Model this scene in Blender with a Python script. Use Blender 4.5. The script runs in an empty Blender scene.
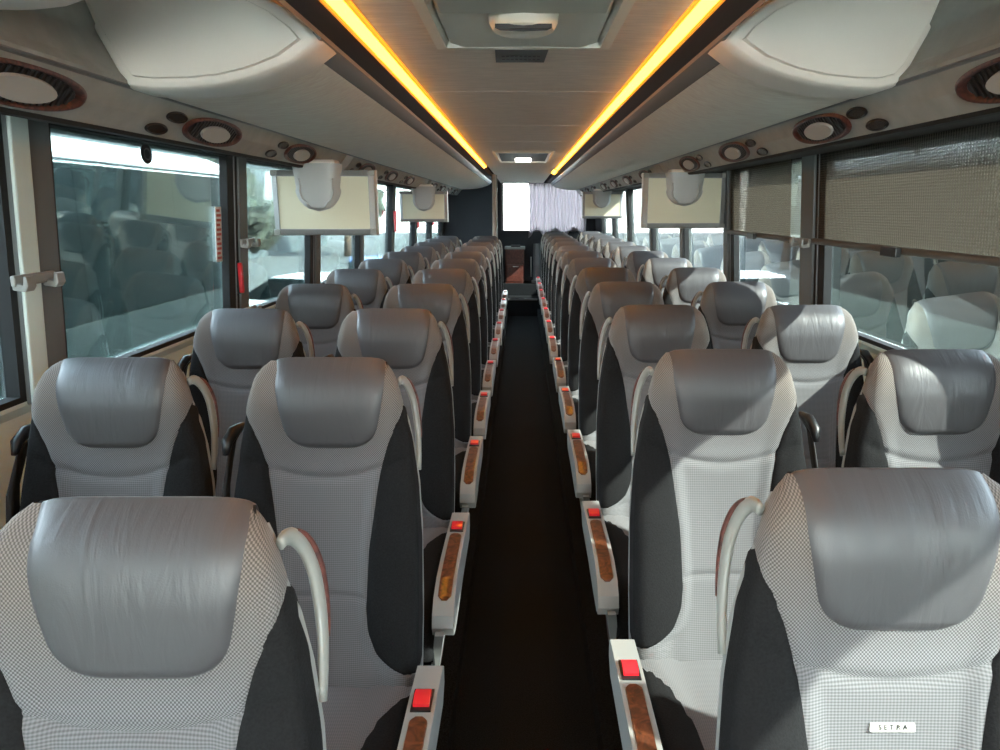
import bpy, math, random
from mathutils import Vector, Euler
random.seed(4)
C = bpy.context.scene.collection
H = 1.62            # eye height above the sunken aisle floor
POD = 0.11          # seat platform height
PI = math.pi

# ------------------------------------------------------------------ materials
def new_mat(name):
    m = bpy.data.materials.new(name); m.use_nodes = True
    nt = m.node_tree; b = nt.nodes['Principled BSDF']
    return m, nt, b
def N(nt, t, **k):
    n = nt.nodes.new(t)
    for a, v in k.items():
        if a.startswith('i_'):
            key = a[2:]
            n.inputs[int(key) if key.isdigit() else key.replace('_', ' ')].default_value = v
        else: setattr(n, a, v)
    return n
def mth(nt, op, a, b=None, c=None, clamp=False):
    n = nt.nodes.new('ShaderNodeMath'); n.operation = op; n.use_clamp = clamp
    for i, v in enumerate((a, b, c)):
        if v is None: continue
        if isinstance(v, (int, float)): n.inputs[i].default_value = v
        else: nt.links.new(v, n.inputs[i])
    return n.outputs[0]
def mixc(nt, f, a, b):
    n = nt.nodes.new('ShaderNodeMix'); n.data_type = 'RGBA'
    for s, v in ((n.inputs[0], f), (n.inputs[6], a), (n.inputs[7], b)):
        if isinstance(v, (int, float)): s.default_value = v
        elif isinstance(v, tuple): s.default_value = (*v, 1) if len(v) == 3 else v
        else: nt.links.new(v, s)
    return n.outputs[2]
def bump(nt, b, h, strength=.3, dist=.002):
    n = N(nt, 'ShaderNodeBump'); n.inputs['Strength'].default_value = strength; n.inputs['Distance'].default_value = dist
    nt.links.new(h, n.inputs['Height']); nt.links.new(n.outputs[0], b.inputs['Normal'])
def plain(name, col, rough=.5, metal=0., noise=0., nscale=40., bmp=0., coat=0., stretch=None, emit=None, es=1.):
    m, nt, b = new_mat(name)
    b.inputs['Base Color'].default_value = (*col, 1); b.inputs['Roughness'].default_value = rough
    b.inputs['Metallic'].default_value = metal; b.inputs['Coat Weight'].default_value = coat
    if emit:
        b.inputs['Emission Color'].default_value = (*emit, 1); b.inputs['Emission Strength'].default_value = es
    if noise or bmp:
        tc = N(nt, 'ShaderNodeTexCoord'); mp = N(nt, 'ShaderNodeMapping')
        if stretch: mp.inputs['Scale'].default_value = stretch
        nt.links.new(tc.outputs['Object'], mp.inputs[0])
        nz = N(nt, 'ShaderNodeTexNoise', i_Scale=nscale, i_Detail=4.)
        nt.links.new(mp.outputs[0], nz.inputs['Vector'])
        if noise:
            lo = tuple(c * (1 - noise) for c in col); hi = tuple(min(1, c * (1 + noise)) for c in col)
            f = mth(nt, 'MULTIPLY_ADD', nz.outputs[0], 2.2, -.6, clamp=True)
            nt.links.new(mixc(nt, f, lo, hi), b.inputs['Base Color'])
        if bmp: bump(nt, b, nz.outputs[0], bmp, .003)
    return m

def weave_mat():
    m, nt, b = new_mat('woven_grey_fabric')
    uv = N(nt, 'ShaderNodeUVMap'); sp = N(nt, 'ShaderNodeSeparateXYZ'); nt.links.new(uv.outputs[0], sp.inputs[0])
    u, v = sp.outputs[0], sp.outputs[1]
    su = mth(nt, 'SINE', mth(nt, 'MULTIPLY', u, PI / .0023)); sv = mth(nt, 'SINE', mth(nt, 'MULTIPLY', v, PI / .0026))
    d = mth(nt, 'MULTIPLY', su, sv)
    dots = mth(nt, 'MULTIPLY_ADD', d, 1.3, .42, clamp=True)
    # fine horizontal rib of the lower panels
    sv2 = mth(nt, 'SINE', mth(nt, 'MULTIPLY', v, PI / .0020)); su2 = mth(nt, 'SINE', mth(nt, 'MULTIPLY', u, PI / .0022))
    rib = mth(nt, 'MULTIPLY_ADD', mth(nt, 'ADD', sv2, mth(nt, 'MULTIPLY', su2, .6)), .24, .46, clamp=True)
    low = mth(nt, 'GREATER_THAN', mth(nt, 'MULTIPLY_ADD', mth(nt, 'MULTIPLY', u, u), 1.6, .925), v)
    pat = mth(nt, 'ADD', mth(nt, 'MULTIPLY', rib, low), mth(nt, 'MULTIPLY', dots, mth(nt, 'SUBTRACT', 1, low)))
    nz = N(nt, 'ShaderNodeTexNoise', i_Scale=9., i_Detail=3.); nt.links.new(uv.outputs[0], nz.inputs['Vector'])
    worn = mth(nt, 'MULTIPLY', mth(nt, 'MULTIPLY_ADD', v, 6.0, -5.75, clamp=True), mth(nt, 'MULTIPLY_ADD', nz.outputs[0], 1.2, .1, clamp=True))
    dark = mixc(nt, worn, (.068, .068, .070), (.076, .061, .047))
    light = mixc(nt, worn, (.215, .215, .222), (.205, .168, .138))
    nt.links.new(mixc(nt, pat, dark, light), b.inputs['Base Color'])
    b.inputs['Roughness'].default_value = .85; b.inputs['Sheen Weight'].default_value = .15
    bump(nt, b, pat, .35, .001)
    return m
def leather_mat():
    m, nt, b = new_mat('grey_leather')
    uv = N(nt, 'ShaderNodeUVMap'); mp = N(nt, 'ShaderNodeMapping'); mp.inputs['Scale'].default_value = (28, 7, 1)
    nt.links.new(uv.outputs[0], mp.inputs[0])
    oi = N(nt, 'ShaderNodeObjectInfo'); 
    nz = N(nt, 'ShaderNodeTexNoise', i_Scale=1., i_Detail=3., i_Distortion=1.2); nz.noise_dimensions = '4D'
    nt.links.new(mp.outputs[0], nz.inputs['Vector']); nt.links.new(mth(nt, 'MULTIPLY', oi.outputs['Random'], 40.), nz.inputs['W'])
    fn = N(nt, 'ShaderNodeTexNoise', i_Scale=500., i_Detail=2.); nt.links.new(uv.outputs[0], fn.inputs['Vector'])
    h = mth(nt, 'ADD', nz.outputs[0], mth(nt, 'MULTIPLY', fn.outputs[0], .06))
    bump(nt, b, h, .38, .006)
    b.inputs['Base Color'].default_value = (.060, .058, .062, 1)
    nt.links.new(mth(nt, 'MULTIPLY_ADD', nz.outputs[0], .16, .38), b.inputs['Roughness'])
    b.inputs['Specular IOR Level'].default_value = .62
    return m
def burl_mat(name, c1, c2, c3):
    m, nt, b = new_mat(name)
    tc = N(nt, 'ShaderNodeTexCoord'); nz = N(nt, 'ShaderNodeTexNoise', i_Scale=26., i_Detail=6., i_Distortion=2.5)
    nt.links.new(tc.outputs['Object'], nz.inputs['Vector'])
    r = N(nt, 'ShaderNodeValToRGB'); nt.links.new(nz.outputs[0], r.inputs[0])
    r.color_ramp.elements[0].position = .3; r.color_ramp.elements[0].color = (*c1, 1)
    r.color_ramp.elements[1].position = .72; r.color_ramp.elements[1].color = (*c3, 1)
    e = r.color_ramp.elements.new(.52); e.color = (*c2, 1)
    nt.links.new(r.outputs[0], b.inputs['Base Color'])
    b.inputs['Roughness'].default_value = .42; b.inputs['Coat Weight'].default_value = .15
    return m
def glass_mat(name, tint, refl=.06):
    m, nt, b = new_mat(name); nt.nodes.remove(b)
    out = nt.nodes['Material Output']
    t = N(nt, 'ShaderNodeBsdfTransparent'); t.inputs[0].default_value = (*tint, 1)
    g = N(nt, 'ShaderNodeBsdfGlossy'); g.inputs[0].default_value = (.8, .9, .88, 1); g.inputs['Roughness'].default_value = .02
    lw = N(nt, 'ShaderNodeLayerWeight'); lw.inputs[0].default_value = .42
    mx = N(nt, 'ShaderNodeMixShader')
    nt.links.new(mth(nt, 'MULTIPLY_ADD', lw.outputs['Fresnel'], .75, refl, clamp=True), mx.inputs[0])
    nt.links.new(t.outputs[0], mx.inputs[1]); nt.links.new(g.outputs[0], mx.inputs[2])
    nt.links.new(mx.outputs[0], out.inputs[0])
    return m
def blind_mat():
    m, nt, b = new_mat('mesh_blind_cloth'); nt.nodes.remove(b); out = nt.nodes['Material Output']
    tc = N(nt, 'ShaderNodeTexCoord'); sp = N(nt, 'ShaderNodeSeparateXYZ'); nt.links.new(tc.outputs['Object'], sp.inputs[0])
    s1 = mth(nt, 'SINE', mth(nt, 'MULTIPLY', sp.outputs[1], PI / .006)); s2 = mth(nt, 'SINE', mth(nt, 'MULTIPLY', sp.outputs[2], PI / .0045))
    s = mth(nt, 'MULTIPLY_ADD', mth(nt, 'ADD', s1, mth(nt, 'MULTIPLY', s2, .5)), .04, .30, clamp=True)
    t = N(nt, 'ShaderNodeBsdfTransparent'); t.inputs[0].default_value = (.9, .88, .84, 1)
    d = N(nt, 'ShaderNodeBsdfDiffuse'); d.inputs[0].default_value = (.18, .16, .138, 1)
    tr = N(nt, 'ShaderNodeBsdfTranslucent'); tr.inputs[0].default_value = (.11, .095, .075, 1)
    a = N(nt, 'ShaderNodeMixShader'); a.inputs[0].default_value = .5
    nt.links.new(d.outputs[0], a.inputs[1]); nt.links.new(tr.outputs[0], a.inputs[2])
    mx = N(nt, 'ShaderNodeMixShader'); nt.links.new(s, mx.inputs[0])
    nt.links.new(a.outputs[0], mx.inputs[1]); nt.links.new(t.outputs[0], mx.inputs[2]); nt.links.new(mx.outputs[0], out.inputs[0])
    return m
def curtain_mat():
    m, nt, b = new_mat('curtain_cloth'); nt.nodes.remove(b); out = nt.nodes['Material Output']
    d = N(nt, 'ShaderNodeBsdfDiffuse'); d.inputs[0].default_value = (.62, .58, .60, 1)
    tr = N(nt, 'ShaderNodeBsdfTranslucent'); tr.inputs[0].default_value = (.72, .67, .70, 1)
    a = N(nt, 'ShaderNodeMixShader'); a.inputs[0].default_value = .6
    nt.links.new(d.outputs[0], a.inputs[1]); nt.links.new(tr.outputs[0], a.inputs[2]); nt.links.new(a.outputs[0], out.inputs[0])
    return m
def emit_mat(name, col, s):
    m, nt, b = new_mat(name); b.inputs['Base Color'].default_value = (*[min(1, c) for c in col], 1)
    b.inputs['Emission Color'].default_value = (*col, 1); b.inputs['Emission Strength'].default_value = s
    return m

M = dict(
    weave=weave_mat(), leather=leather_mat(),
    dark=plain('charcoal_fabric', (.0115, .0115, .012), .9, noise=.35, nscale=300, bmp=.25),
    shell=plain('light_grey_plastic', (.27, .275, .26), .42),
    handle=plain('warm_grey_plastic', (.24, .245, .225), .35),
    burl=burl_mat('burl_wood', (.012, .004, .002), (.10, .028, .010), (.17, .055, .022)),
    mahog=burl_mat('mahogany_wood', (.025, .006, .004), (.09, .022, .014), (.16, .045, .03)),
    red=plain('red_plastic', (.75, .02, .03), .3, coat=.4),
    black=plain('black_plastic', (.008, .008, .009), .4),
    belt=plain('black_webbing', (.012, .012, .013), .7),
    carpet=plain('black_carpet', (.0105, .0118, .0135), .95, noise=.95, nscale=260, bmp=.8),
    leg=plain('dark_metal', (.05, .05, .052), .45, metal=.5),
    rack=plain('rack_felt', (.96, .88, .79), .85, noise=.09, nscale=14, bmp=.08, stretch=(1, 5, 5)),
    ceil=plain('ceiling_felt', (.86, .78, .70), .85, noise=.10, nscale=14, bmp=.05, stretch=(1, 6, 1)),
    cap=plain('moulded_beige_plastic', (.86, .80, .73), .5, noise=.015, nscale=8),
    channel=plain('channel_felt', (.40, .405, .375), .8, noise=.10, nscale=16, bmp=.05),
    brown=plain('dark_brown_trim', (.055, .038, .034), .6),
    lipg=plain('grey_rail', (.17, .175, .18), .4),
    frame=plain('window_frame_rubber', (.008, .009, .010), .75),
    pillar=plain('pillar_grey', (.13, .145, .145), .6),
    pillarl=plain('pillar_pale', (.62, .72, .68), .5),
    wallc=plain('side_panel', (.74, .84, .78), .6),
    glass=glass_mat('tinted_glass', (.69, .735, .73), .04),
    rglass=glass_mat('rear_glass', (.85, .9, .88)),
    blind=blind_mat(), curtain=curtain_mat(),
    bar=plain('blind_bar', (.10, .085, .07), .45),
    strip=emit_mat('amber_light', (1.0, .38, .02), 2.6),
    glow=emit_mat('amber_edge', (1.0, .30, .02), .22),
    lamp=emit_mat('white_lamp', (1, .97, .9), 3.5),
    mon=plain('cream_panel', (.66, .63, .47), .45),
    monf=plain('monitor_frame', (.30, .305, .30), .35, metal=.3),
    hatch=plain('hatch_plastic', (.86, .82, .72), .5),
    hatchd=plain('hatch_panel', (.62, .59, .50), .5),
    label=plain('grey_sticker', (.075, .075, .07), .5),
    badge=plain('badge_white', (.55, .54, .48), .35),
    ink=plain('badge_ink', (.02, .02, .02), .5),
    part=plain('blue_grey_panel', (.032, .038, .048), .75, noise=.12, nscale=60),
    beige=plain('beige_trim', (.42, .36, .31), .5),
    chrome=plain('satin_metal', (.62, .62, .60), .28, metal=.9),
    plate=plain('vent_plate', (.50, .49, .46), .45),
    asphalt=plain('asphalt', (.045, .05, .048), .9, noise=.2, nscale=3),
    white=plain('white_paint', (.42, .45, .46), .35, coat=.3),
    dglass=plain('dark_coach_glass', (.0025, .005, .0055), .3),
    lower=plain('grey_green_paint', (.045, .06, .052), .6),
    lens=plain('smoked_lens', (.035, .035, .035), .2),
    pod=plain('pod_plastic', (.44, .44, .43), .35),
    silver=plain('silver_trim', (.35, .37, .38), .4, metal=.5),
    carred=plain('red_paint', (.35, .02, .02), .3, coat=.5),
    carblue=plain('blue_paint', (.05, .14, .38), .3, coat=.5),
    tyre=plain('tyre_rubber', (.015, .015, .015), .8),
    leaf=plain('tree_leaves', (.018, .024, .016), .9, noise=.6, nscale=3),
    bark=plain('tree_bark', (.09, .06, .04), .9),
    hill=plain('hill_green', (.16, .20, .14), .95, noise=.3, nscale=.2),
    paper=plain('paper_sticker', (.75, .72, .70), .5),
)

for k_ in ('dark', 'carpet'): M[k_].node_tree.nodes['Principled BSDF'].inputs['Specular IOR Level'].default_value = .15
# ------------------------------------------------------------------ mesh helpers
def link(name, me, parent=None, loc=None):
    o = bpy.data.objects.new(name, me); C.objects.link(o)
    if parent: o.parent = parent
    if loc: o.location = loc
    return o
def mesh(name, vs, fs, m, parent=None, uv=None, smooth=True, flip=False, loc=None, bev=0, seg=2, ang=None):
    me = bpy.data.meshes.new(name)
    if flip: fs = [tuple(reversed(f)) for f in fs]
    me.from_pydata([tuple(v) for v in vs], [], [tuple(f) for f in fs])
    if uv:
        l = me.uv_layers.new(name='UVMap')
        for lp in me.loops: l.data[lp.index].uv = uv[lp.vertex_index]
    for p in me.polygons: p.use_smooth = smooth
    me.materials.append(m); me.update()
    if smooth and ang: me.set_sharp_from_angle(angle=math.radians(ang))
    o = link(name, me, parent, loc)
    if bev:
        b = o.modifiers.new('Bevel', 'BEVEL'); b.width = bev; b.segments = seg; b.limit_method = 'ANGLE'; b.angle_limit = math.radians(35)
    return o
class MB:
    def __init__(s): s.v = []; s.f = []
    def add(s, vs, fs):
        k = len(s.v); s.v += [tuple(v) for v in vs]; s.f += [tuple(i + k for i in f) for f in fs]; return s
    def box(s, x0, x1, y0, y1, z0, z1):
        vs = [(x, y, z) for x in (x0, x1) for y in (y0, y1) for z in (z0, z1)]
        return s.add(vs, [(0, 1, 3, 2), (4, 6, 7, 5), (0, 4, 5, 1), (2, 3, 7, 6), (0, 2, 6, 4), (1, 5, 7, 3)])
    def prism(s, poly, axis, a, b):
        # poly in the two remaining axes (x:(y,z)  y:(x,z)  z:(x,y))
        n = len(poly)
        def P(p, t): return {'x': (t, p[0], p[1]), 'y': (p[0], t, p[1]), 'z': (p[0], p[1], t)}[axis]
        vs = [P(p, a) for p in poly] + [P(p, b) for p in poly]
        fs = [(i, (i + 1) % n, n + (i + 1) % n, n + i) for i in range(n)] + [tuple(range(n))[::-1], tuple(range(n, 2 * n))]
        return s.add(vs, fs)
    def tube(s, pts, r, n=10, sx=1.0, caps=True):
        pts = [Vector(p) for p in pts]; k = len(pts); vs = []; fs = []
        rr = r if isinstance(r, (list, tuple)) else [r] * k
        up = Vector((1, 0, 0))
        for i, p in enumerate(pts):
            t = (pts[min(i + 1, k - 1)] - pts[max(i - 1, 0)]).normalized()
            a = (up - t * up.dot(t))
            if a.length < 1e-3: a = Vector((0, 0, 1)) - t * t.z
            a.normalize(); b = t.cross(a)
            for j in range(n):
                th = 2 * PI * j / n
                vs.append(p + a * math.cos(th) * rr[i] * sx + b * math.sin(th) * rr[i])
        for i in range(k - 1):
            for j in range(n):
                fs.append((i * n + j, i * n + (j + 1) % n, (i + 1) * n + (j + 1) % n, (i + 1) * n + j))
        if caps: fs += [tuple(range(n))[::-1], tuple(range((k - 1) * n, k * n))]
        return s.add(vs, fs)
    def build(s, name, m, parent=None, **k): return mesh(name, s.v, s.f, m, parent, **k)
def empty(name, loc, label=None, cat=None, group=None, rot=None):
    o = bpy.data.objects.new(name, None); C.objects.link(o); o.location = loc; o.empty_display_size = .1
    if rot: o.rotation_euler = rot
    return tag(o, label, cat, group)
def tag(o, label=None, cat=None, group=None, kind=None):
    if label: o['label'] = label
    if cat: o['category'] = cat
    if group: o['group'] = group
    if kind: o['kind'] = kind
    return o
def struct(o, label=None):
    o['kind'] = 'structure'
    if label: o['label'] = label
    return o
def copy_tree(o, parent=None):
    c = o.copy(); C.objects.link(c); c.parent = parent
    for ch in [q for q in o.children]: copy_tree(ch, c)
    return c
def lerp_tab(tab, z):
    if z <= tab[0][0]: return tab[0][1]
    for (a, b), (c, d) in zip(tab, tab[1:]):
        if z <= c:
            t = (z - a) / (c - a); t = t * t * (3 - 2 * t) if False else t
            return b + (d - b) * t
    return tab[-1][1]
def smooth_tab(tab, n=3, step=.006):
    # resample and relax a table so that curves read round
    z0, z1 = tab[0][0], tab[-1][0]; k = int((z1 - z0) / step) + 1
    zs = [z0 + (z1 - z0) * i / k for i in range(k + 1)]; vs = [lerp_tab(tab, z) for z in zs]
    for _ in range(n):
        vs = [vs[0]] + [(vs[i - 1] + 2 * vs[i] + vs[i + 1]) / 4 for i in range(1, k)] + [vs[-1]]
    return list(zip(zs, vs))

# ------------------------------------------------------------------ the seat
YF = smooth_tab([(.40, -.175), (.50, -.150), (.60, -.120), (.72, -.088), (.85, -.056), (.97, -.034), (1.03, -.034), (1.09, -.032), (1.13, -.022), (1.155, -.006), (1.168, .008), (1.175, .030)], 8)
WT = smooth_tab([(.40, .205), (.60, .209), (.78, .208), (.90, .201), (1.0, .188), (1.06, .175), (1.10, .166), (1.135, .156), (1.155, .147), (1.168, .138), (1.175, .127)], 4)
BT = smooth_tab([(.40, .01), (.48, .022), (.60, .036), (.80, .034), (.93, .016), (1.02, .004), (1.06, 0.), (1.175, 0.)], 8)
TB = smooth_tab([(.40, .30), (.505, .28), (.515, .19), (.535, .145), (.556, .118), (.60, .099), (.646, .094), (.774, .100), (.90, .118), (.95, .127), (1.003, .143), (1.04, .160), (1.07, .182), (1.085, .212), (1.10, .27), (1.12, .33), (1.175, .33)], 3, .004)
def yback(z): return lerp_tab([(.40, -.09), (.7, -.028), (.95, .020), (1.03, .024), (1.10, .026), (1.15, .032), (1.168, .036), (1.175, .042)], z)
RC = .034
def ring(a, z):
    """point on the seat back at unrolled distance a from its centre line, height z"""
    s = -1 if a < 0 else 1; a = abs(a)
    W = lerp_tab(WT, z); yf = lerp_tab(YF, z); B = lerp_tab(BT, z); tb = min(lerp_tab(TB, z), W - RC - .01)
    yb = yback(z); r = min(RC, max(.004, (yb - yf) * .35))
    def front(x):
        g = 0
        if x > tb * .75:
            t = min(1, (x - tb * .75) / max(.01, (W - r) * 1.0 - tb * .75)); g = math.sin(min(1, t * 1.15) * PI / 2)
        y = yf - B * g + .006 * max(0, 1 - (x / .09) ** 2) * min(1, max(0, (.90 - z) / .12))
        y += .0065 * math.exp(-((z - .925 - 1.6 * x * x) / .0085) ** 2) * (1 if x < .17 else 0)
        y += .0050 * math.exp(-((z - .667 + .1 * x * x) / .0075) ** 2) * (1 if x < tb else 0)
        return y
    if a <= W - r: return Vector((s * a, front(a), z))
    y0 = front(W - r)
    if a <= W - r + r * PI / 2:
        th = (a - (W - r)) / r
        return Vector((s * (W - r + r * math.sin(th)), y0 + r * (1 - math.cos(th)), z))
    d = a - (W - r + r * PI / 2)
    return Vector((s * W, min(y0 + r + d, yb), z))
def ring_len(z):
    W = lerp_tab(WT, z); yf = ring(W - min(RC, max(.004, (yback(z) - lerp_tab(YF, z)) * .35)), z).y; yb = yback(z); r = min(RC, max(.004, (yb - lerp_tab(YF, z)) * .35))
    return W - r + r * PI / 2 + max(0, yb - yf - r)
def nrm(a, z):
    e = .003; zz = min(z, 1.175 - e)
    du = ring(a + e, zz) - ring(a - e, zz); dv = ring(a, zz + e) - ring(a, zz - e)
    n = du.cross(dv)
    return n.normalized() if n.length > 1e-12 else Vector((0, -1, 0))
def zlevels(z0, z1, step=.0075):
    n = max(2, int((z1 - z0) / step)); zs = [z0 + (z1 - z0) * i / n for i in range(n + 1)]
    return [z for z in zs if z < 1.15] + [q for q in (1.152, 1.158, 1.163, 1.167, 1.170, 1.1725, 1.175) if z1 >= 1.175]
def grid(rows):
    nr, nc = len(rows), len(rows[0]); vs = [p for r in rows for p in r]
    fs = [(i * nc + j, i * nc + j + 1, (i + 1) * nc + j + 1, (i + 1) * nc + j) for i in range(nr - 1) for j in range(nc - 1)]
    return vs, fs
def seat_meshes(sx):
    """all meshes of a seat, sx=+1 when the aisle is on its +x side"""
    out = {}
    fl = sx < 0
    def T(vs): return [(sx * v[0], v[1], v[2]) for v in vs]
    def reg(key, name, vs, fs, m, uv=None, smooth=True, ang=None):
        o = mesh(name, T(vs), fs, m, None, uv=uv, smooth=smooth, flip=fl, ang=ang)
        me = o.data; bpy.data.objects.remove(o); out[key] = me
    # backrest body, sides and back
    rows = []
    for z in zlevels(.40, 1.175, .0075):
        L = ring_len(z); tb = min(lerp_tab(TB, z), L - .001); half = []
        for j in range(0, 7):
            a = tb * .975 * j / 6; half.append(ring(a, z) + Vector((0, .007 if a < lerp_tab(WT, z) - .03 else .002, 0)) - (Vector((.006, 0, 0)) if a > lerp_tab(WT, z) - .02 else Vector()))
        for j in range(0, 11): half.append(ring(tb + (L - tb) * j / 10, z) - (Vector((.004, 0, 0)) if tb > L - .03 else Vector()))
        row = [Vector((-p.x, p.y, p.z)) for p in reversed(half[1:])] + half
        yb = yback(z); W = lerp_tab(WT, z)
        row += [Vector((W * t, yb, z)) for t in (.6, .2, -.2, -.6)]
        rows.append(row)
    nc = len(rows[0]); vs = [p for r in rows for p in r]; fs = []
    for i in range(len(rows) - 1):
        for j in range(nc): fs.append((i * nc + j, i * nc + (j + 1) % nc, (i + 1) * nc + (j + 1) % nc, (i + 1) * nc + j))
    fs.append(tuple(range((len(rows) - 1) * nc, len(rows) * nc))); fs.append(tuple(range(nc))[::-1])
    reg('backrest', 'backrest', vs, fs, M['dark'])
    # woven centre panel
    rows = []; uv = []
    for z in zlevels(.40, 1.175, .0055):
        L = ring_len(z); tb = min(lerp_tab(TB, z), L); row = []
        for j in range(-18, 19):
            t = j / 18; a = tb * t; n = nrm(a, z)
            off = .0035 * (1 - abs(t) ** 10) - (.0005 if abs(t) < 1 else .0035)
            row.append(ring(a, z) + n * off); uv.append((a, z))
        rows.append(row)
    vs, fs = grid(rows); k = len(rows) - 1
    reg('panel', 'centre_panel', vs, fs, M['weave'], uv=uv)
    # leather headrest pad
    rows = []; uv = []
    zb = .990
    levels = [('f', zb + (1.150 - zb) * (i / 30)) for i in range(31)] + [('f', q) for q in (1.155, 1.160, 1.164, 1.168, 1.171, 1.1735, 1.175)] + [('t', t) for t in (.3, .6, 1.)]
    for kind, z in levels:
        if kind == 'f':
            h = z - zb
            w = lerp_tab([(zb, .098), (1.03, .106), (1.08, .117), (1.12, .124), (1.175, .126)], z)
            if h < .055: w *= (max(0., 1 - ((.055 - h) / .055) ** 2.4)) ** .5 * .68 + .32
            w = max(w, .002)
            row = []
            for j in range(-16, 17):
                t = j / 16; a = w * t + (.010 if sx > 0 else 0) * min(1, (1.178 - z) / .02); n = nrm(a, z)
                e = min(1., h / .016) ** .5
                off = -.003 + .0150 * (max(0, 1 - abs(t) ** 7)) ** .6 * e
                zz = z + (.010 * t * t if h < .02 else 0) * 0
                p = ring(a, z) + n * off
                row.append(p); uv.append((a, z))
            rows.append(row)
        else:
            base = rows[37 if len(rows) > 37 else -1]; row = []
            for j, p in enumerate(base):
                t = (j - 16) / 16
                row.append(Vector((p.x * (1 - .03 * z), p.y + z * .022, p.z + .001 * math.sin(PI * z) - .022 * z * z))); uv.append((p.x, 1.175 + z * .05))
            rows.append(row)
    vs, fs = grid(rows)
    reg('pad', 'headrest_pad', vs, fs, M['leather'], uv=uv)
    # dark piping along the pad edge
    mb = MB(); left = [r[0] for r in rows[:38]]; right = [r[-1] for r in rows[:38]]
    bot = rows[0]
    path = [p + Vector((0, -.002, 0)) for p in reversed(left)] + [p + Vector((0, -.002, 0)) for p in bot[2:-2]] + [p + Vector((0, -.002, 0)) for p in right]
    mb.tube(path, .0022, 6); reg('piping', 'piping', mb.v, mb.f, M['dark'])
    # seat cushion
    XB = [(-.70, .125), (-.5, .112), (-.38, .118), (-.27, .150), (-.20, .20), (-.15, .24)]
    def cush(x, y):
        W = .22; t = abs(x) / W
        z = lerp_tab([(-.70, .435), (-.66, .462), (-.6, .472), (-.4, .466), (-.25, .470), (-.12, .478)], y)
        z += .022 * math.sin(min(1, max(0, (t - .45) / .4)) * PI / 2)
        if t > .86: z -= .03 * (1 - math.sqrt(max(0, 1 - ((t - .86) / .14) ** 2)))
        if y < -.64: z -= .05 * ((-.64 - y) / .06) ** 2
        return z
    ys = [-.70 + .56 * i / 26 for i in range(27)]; xs = [.22 * j / 14 for j in range(-14, 15)]
    rows = [[(x * .96, y, cush(x, y) - (.004 if abs(x) < lerp_tab(XB, y) else 0)) for x in xs] for y in ys]
    rows = [[(r[0][0], r[0][1], .33)] + r + [(r[-1][0], r[-1][1], .33)] for r in rows]
    rows = [[(x, -.695, .33 if abs(z - .33) < 1e-6 else .36) for (x, y, z) in rows[0]]] + rows
    vs, fs = grid(rows); n0 = len(vs); nc = len(rows[0])
    fs.append(tuple([i * nc for i in range(len(rows))] + [i * nc + nc - 1 for i in reversed(range(len(rows)))]))
    reg('cushion', 'seat_cushion', vs, fs, M['dark'])
    rows = []; uv = []
    for y in ys:
        w = min(lerp_tab(XB, y), .205)
        rows.append([(w * t / 8, y, cush(w * t / 8, y) + (.002 if abs(t) < 8 else -.004)) for t in range(-8, 9)]); uv += [(w * t / 8, y + 1) for t in range(-8, 9)]
    rows = [[(x, -.703, z - .07) for (x, y, z) in rows[0]]] + rows; uv = [(.14 * t / 8, .2) for t in range(-8, 9)] + uv
    vs, fs = grid(rows); reg('cpanel', 'cushion_panel', vs, fs, M['weave'], uv=uv)
    # plastic back shell
    rows = []
    for z in [.30, .34, .5, .65, .8, .9, .98, 1.04, 1.08, 1.11, 1.135, 1.15]:
        W = lerp_tab(WT, z) - (.001 if z < 1.05 else .006); yb = yback(max(z, .4)); d = 1.0 if z < 1.12 else .6
        if z < .4: yb -= .02
        y0 = yb - .014 * d; y1 = yb + .030 * d
        prof = [(W - .006, y0 + .004), (W, y0), (W + .003, y0 + .012), (W - .004, y1 - .018), (W - .02, y1 - .006), (W - .06, y1), (0, y1 + .004)]
        row = [(-x, y, z) for x, y in prof] + [(x, y, z) for x, y in reversed(prof[:-1])]
        rows.append(row)
    nc = len(rows[0]); vs, fs = grid(rows); fs = [f[::-1] for f in fs]
    fs += [tuple(range((len(rows) - 1) * nc, len(rows) * nc))[::-1], tuple(range(nc))]
    reg('shell', 'back_shell', vs, fs, M['shell'], ang=50)
    # grab handle on the aisle shoulder
    hx = .205
    def bez(P, n):
        r = []
        for i in range(n + 1):
            t = i / n; a, b, c, d = [Vector(p) for p in P]
            r.append(a * (1 - t) ** 3 + b * 3 * t * (1 - t) ** 2 + c * 3 * t * t * (1 - t) + d * t ** 3)
        return r
    pts = bez([(.162, .020, 1.130), (.164, .048, 1.138), (.176, .066, 1.115), (.186, .064, 1.07)], 12) + bez([(.186, .064, 1.07), (.194, .060, 1.02), (.198, .046, .98), (.200, .014, .925)], 10)[1:]
    n = len(pts); rad = [.009 + .0035 * math.sin(PI * i / (n - 1)) for i in range(n)]
    mb = MB().tube(pts, rad, 12, sx=.62); reg('handle', 'grab_handle', mb.v, mb.f, M['handle'])
    pin = [p + Vector((.004, .009, .003)) for p in pts[4:-4]]; k = len(pin)
    mb = MB().tube(pin, [.003 + .004 * math.sin(PI * i / (k - 1)) for i in range(k)], 8); reg('inlay', 'wood_inlay', mb.v, mb.f, M['mahog'])
    # seat belt on the other shoulder
    mb = MB(); bx = -.216
    pth = [(bx, .045, 1.005), (bx - .006, .005, .985), (bx - .006, -.05, .90), (bx - .004, -.10, .70), (bx - .006, -.13, .52), (bx + .004, -.15, .44)]
    vs = []; fs = []
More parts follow.
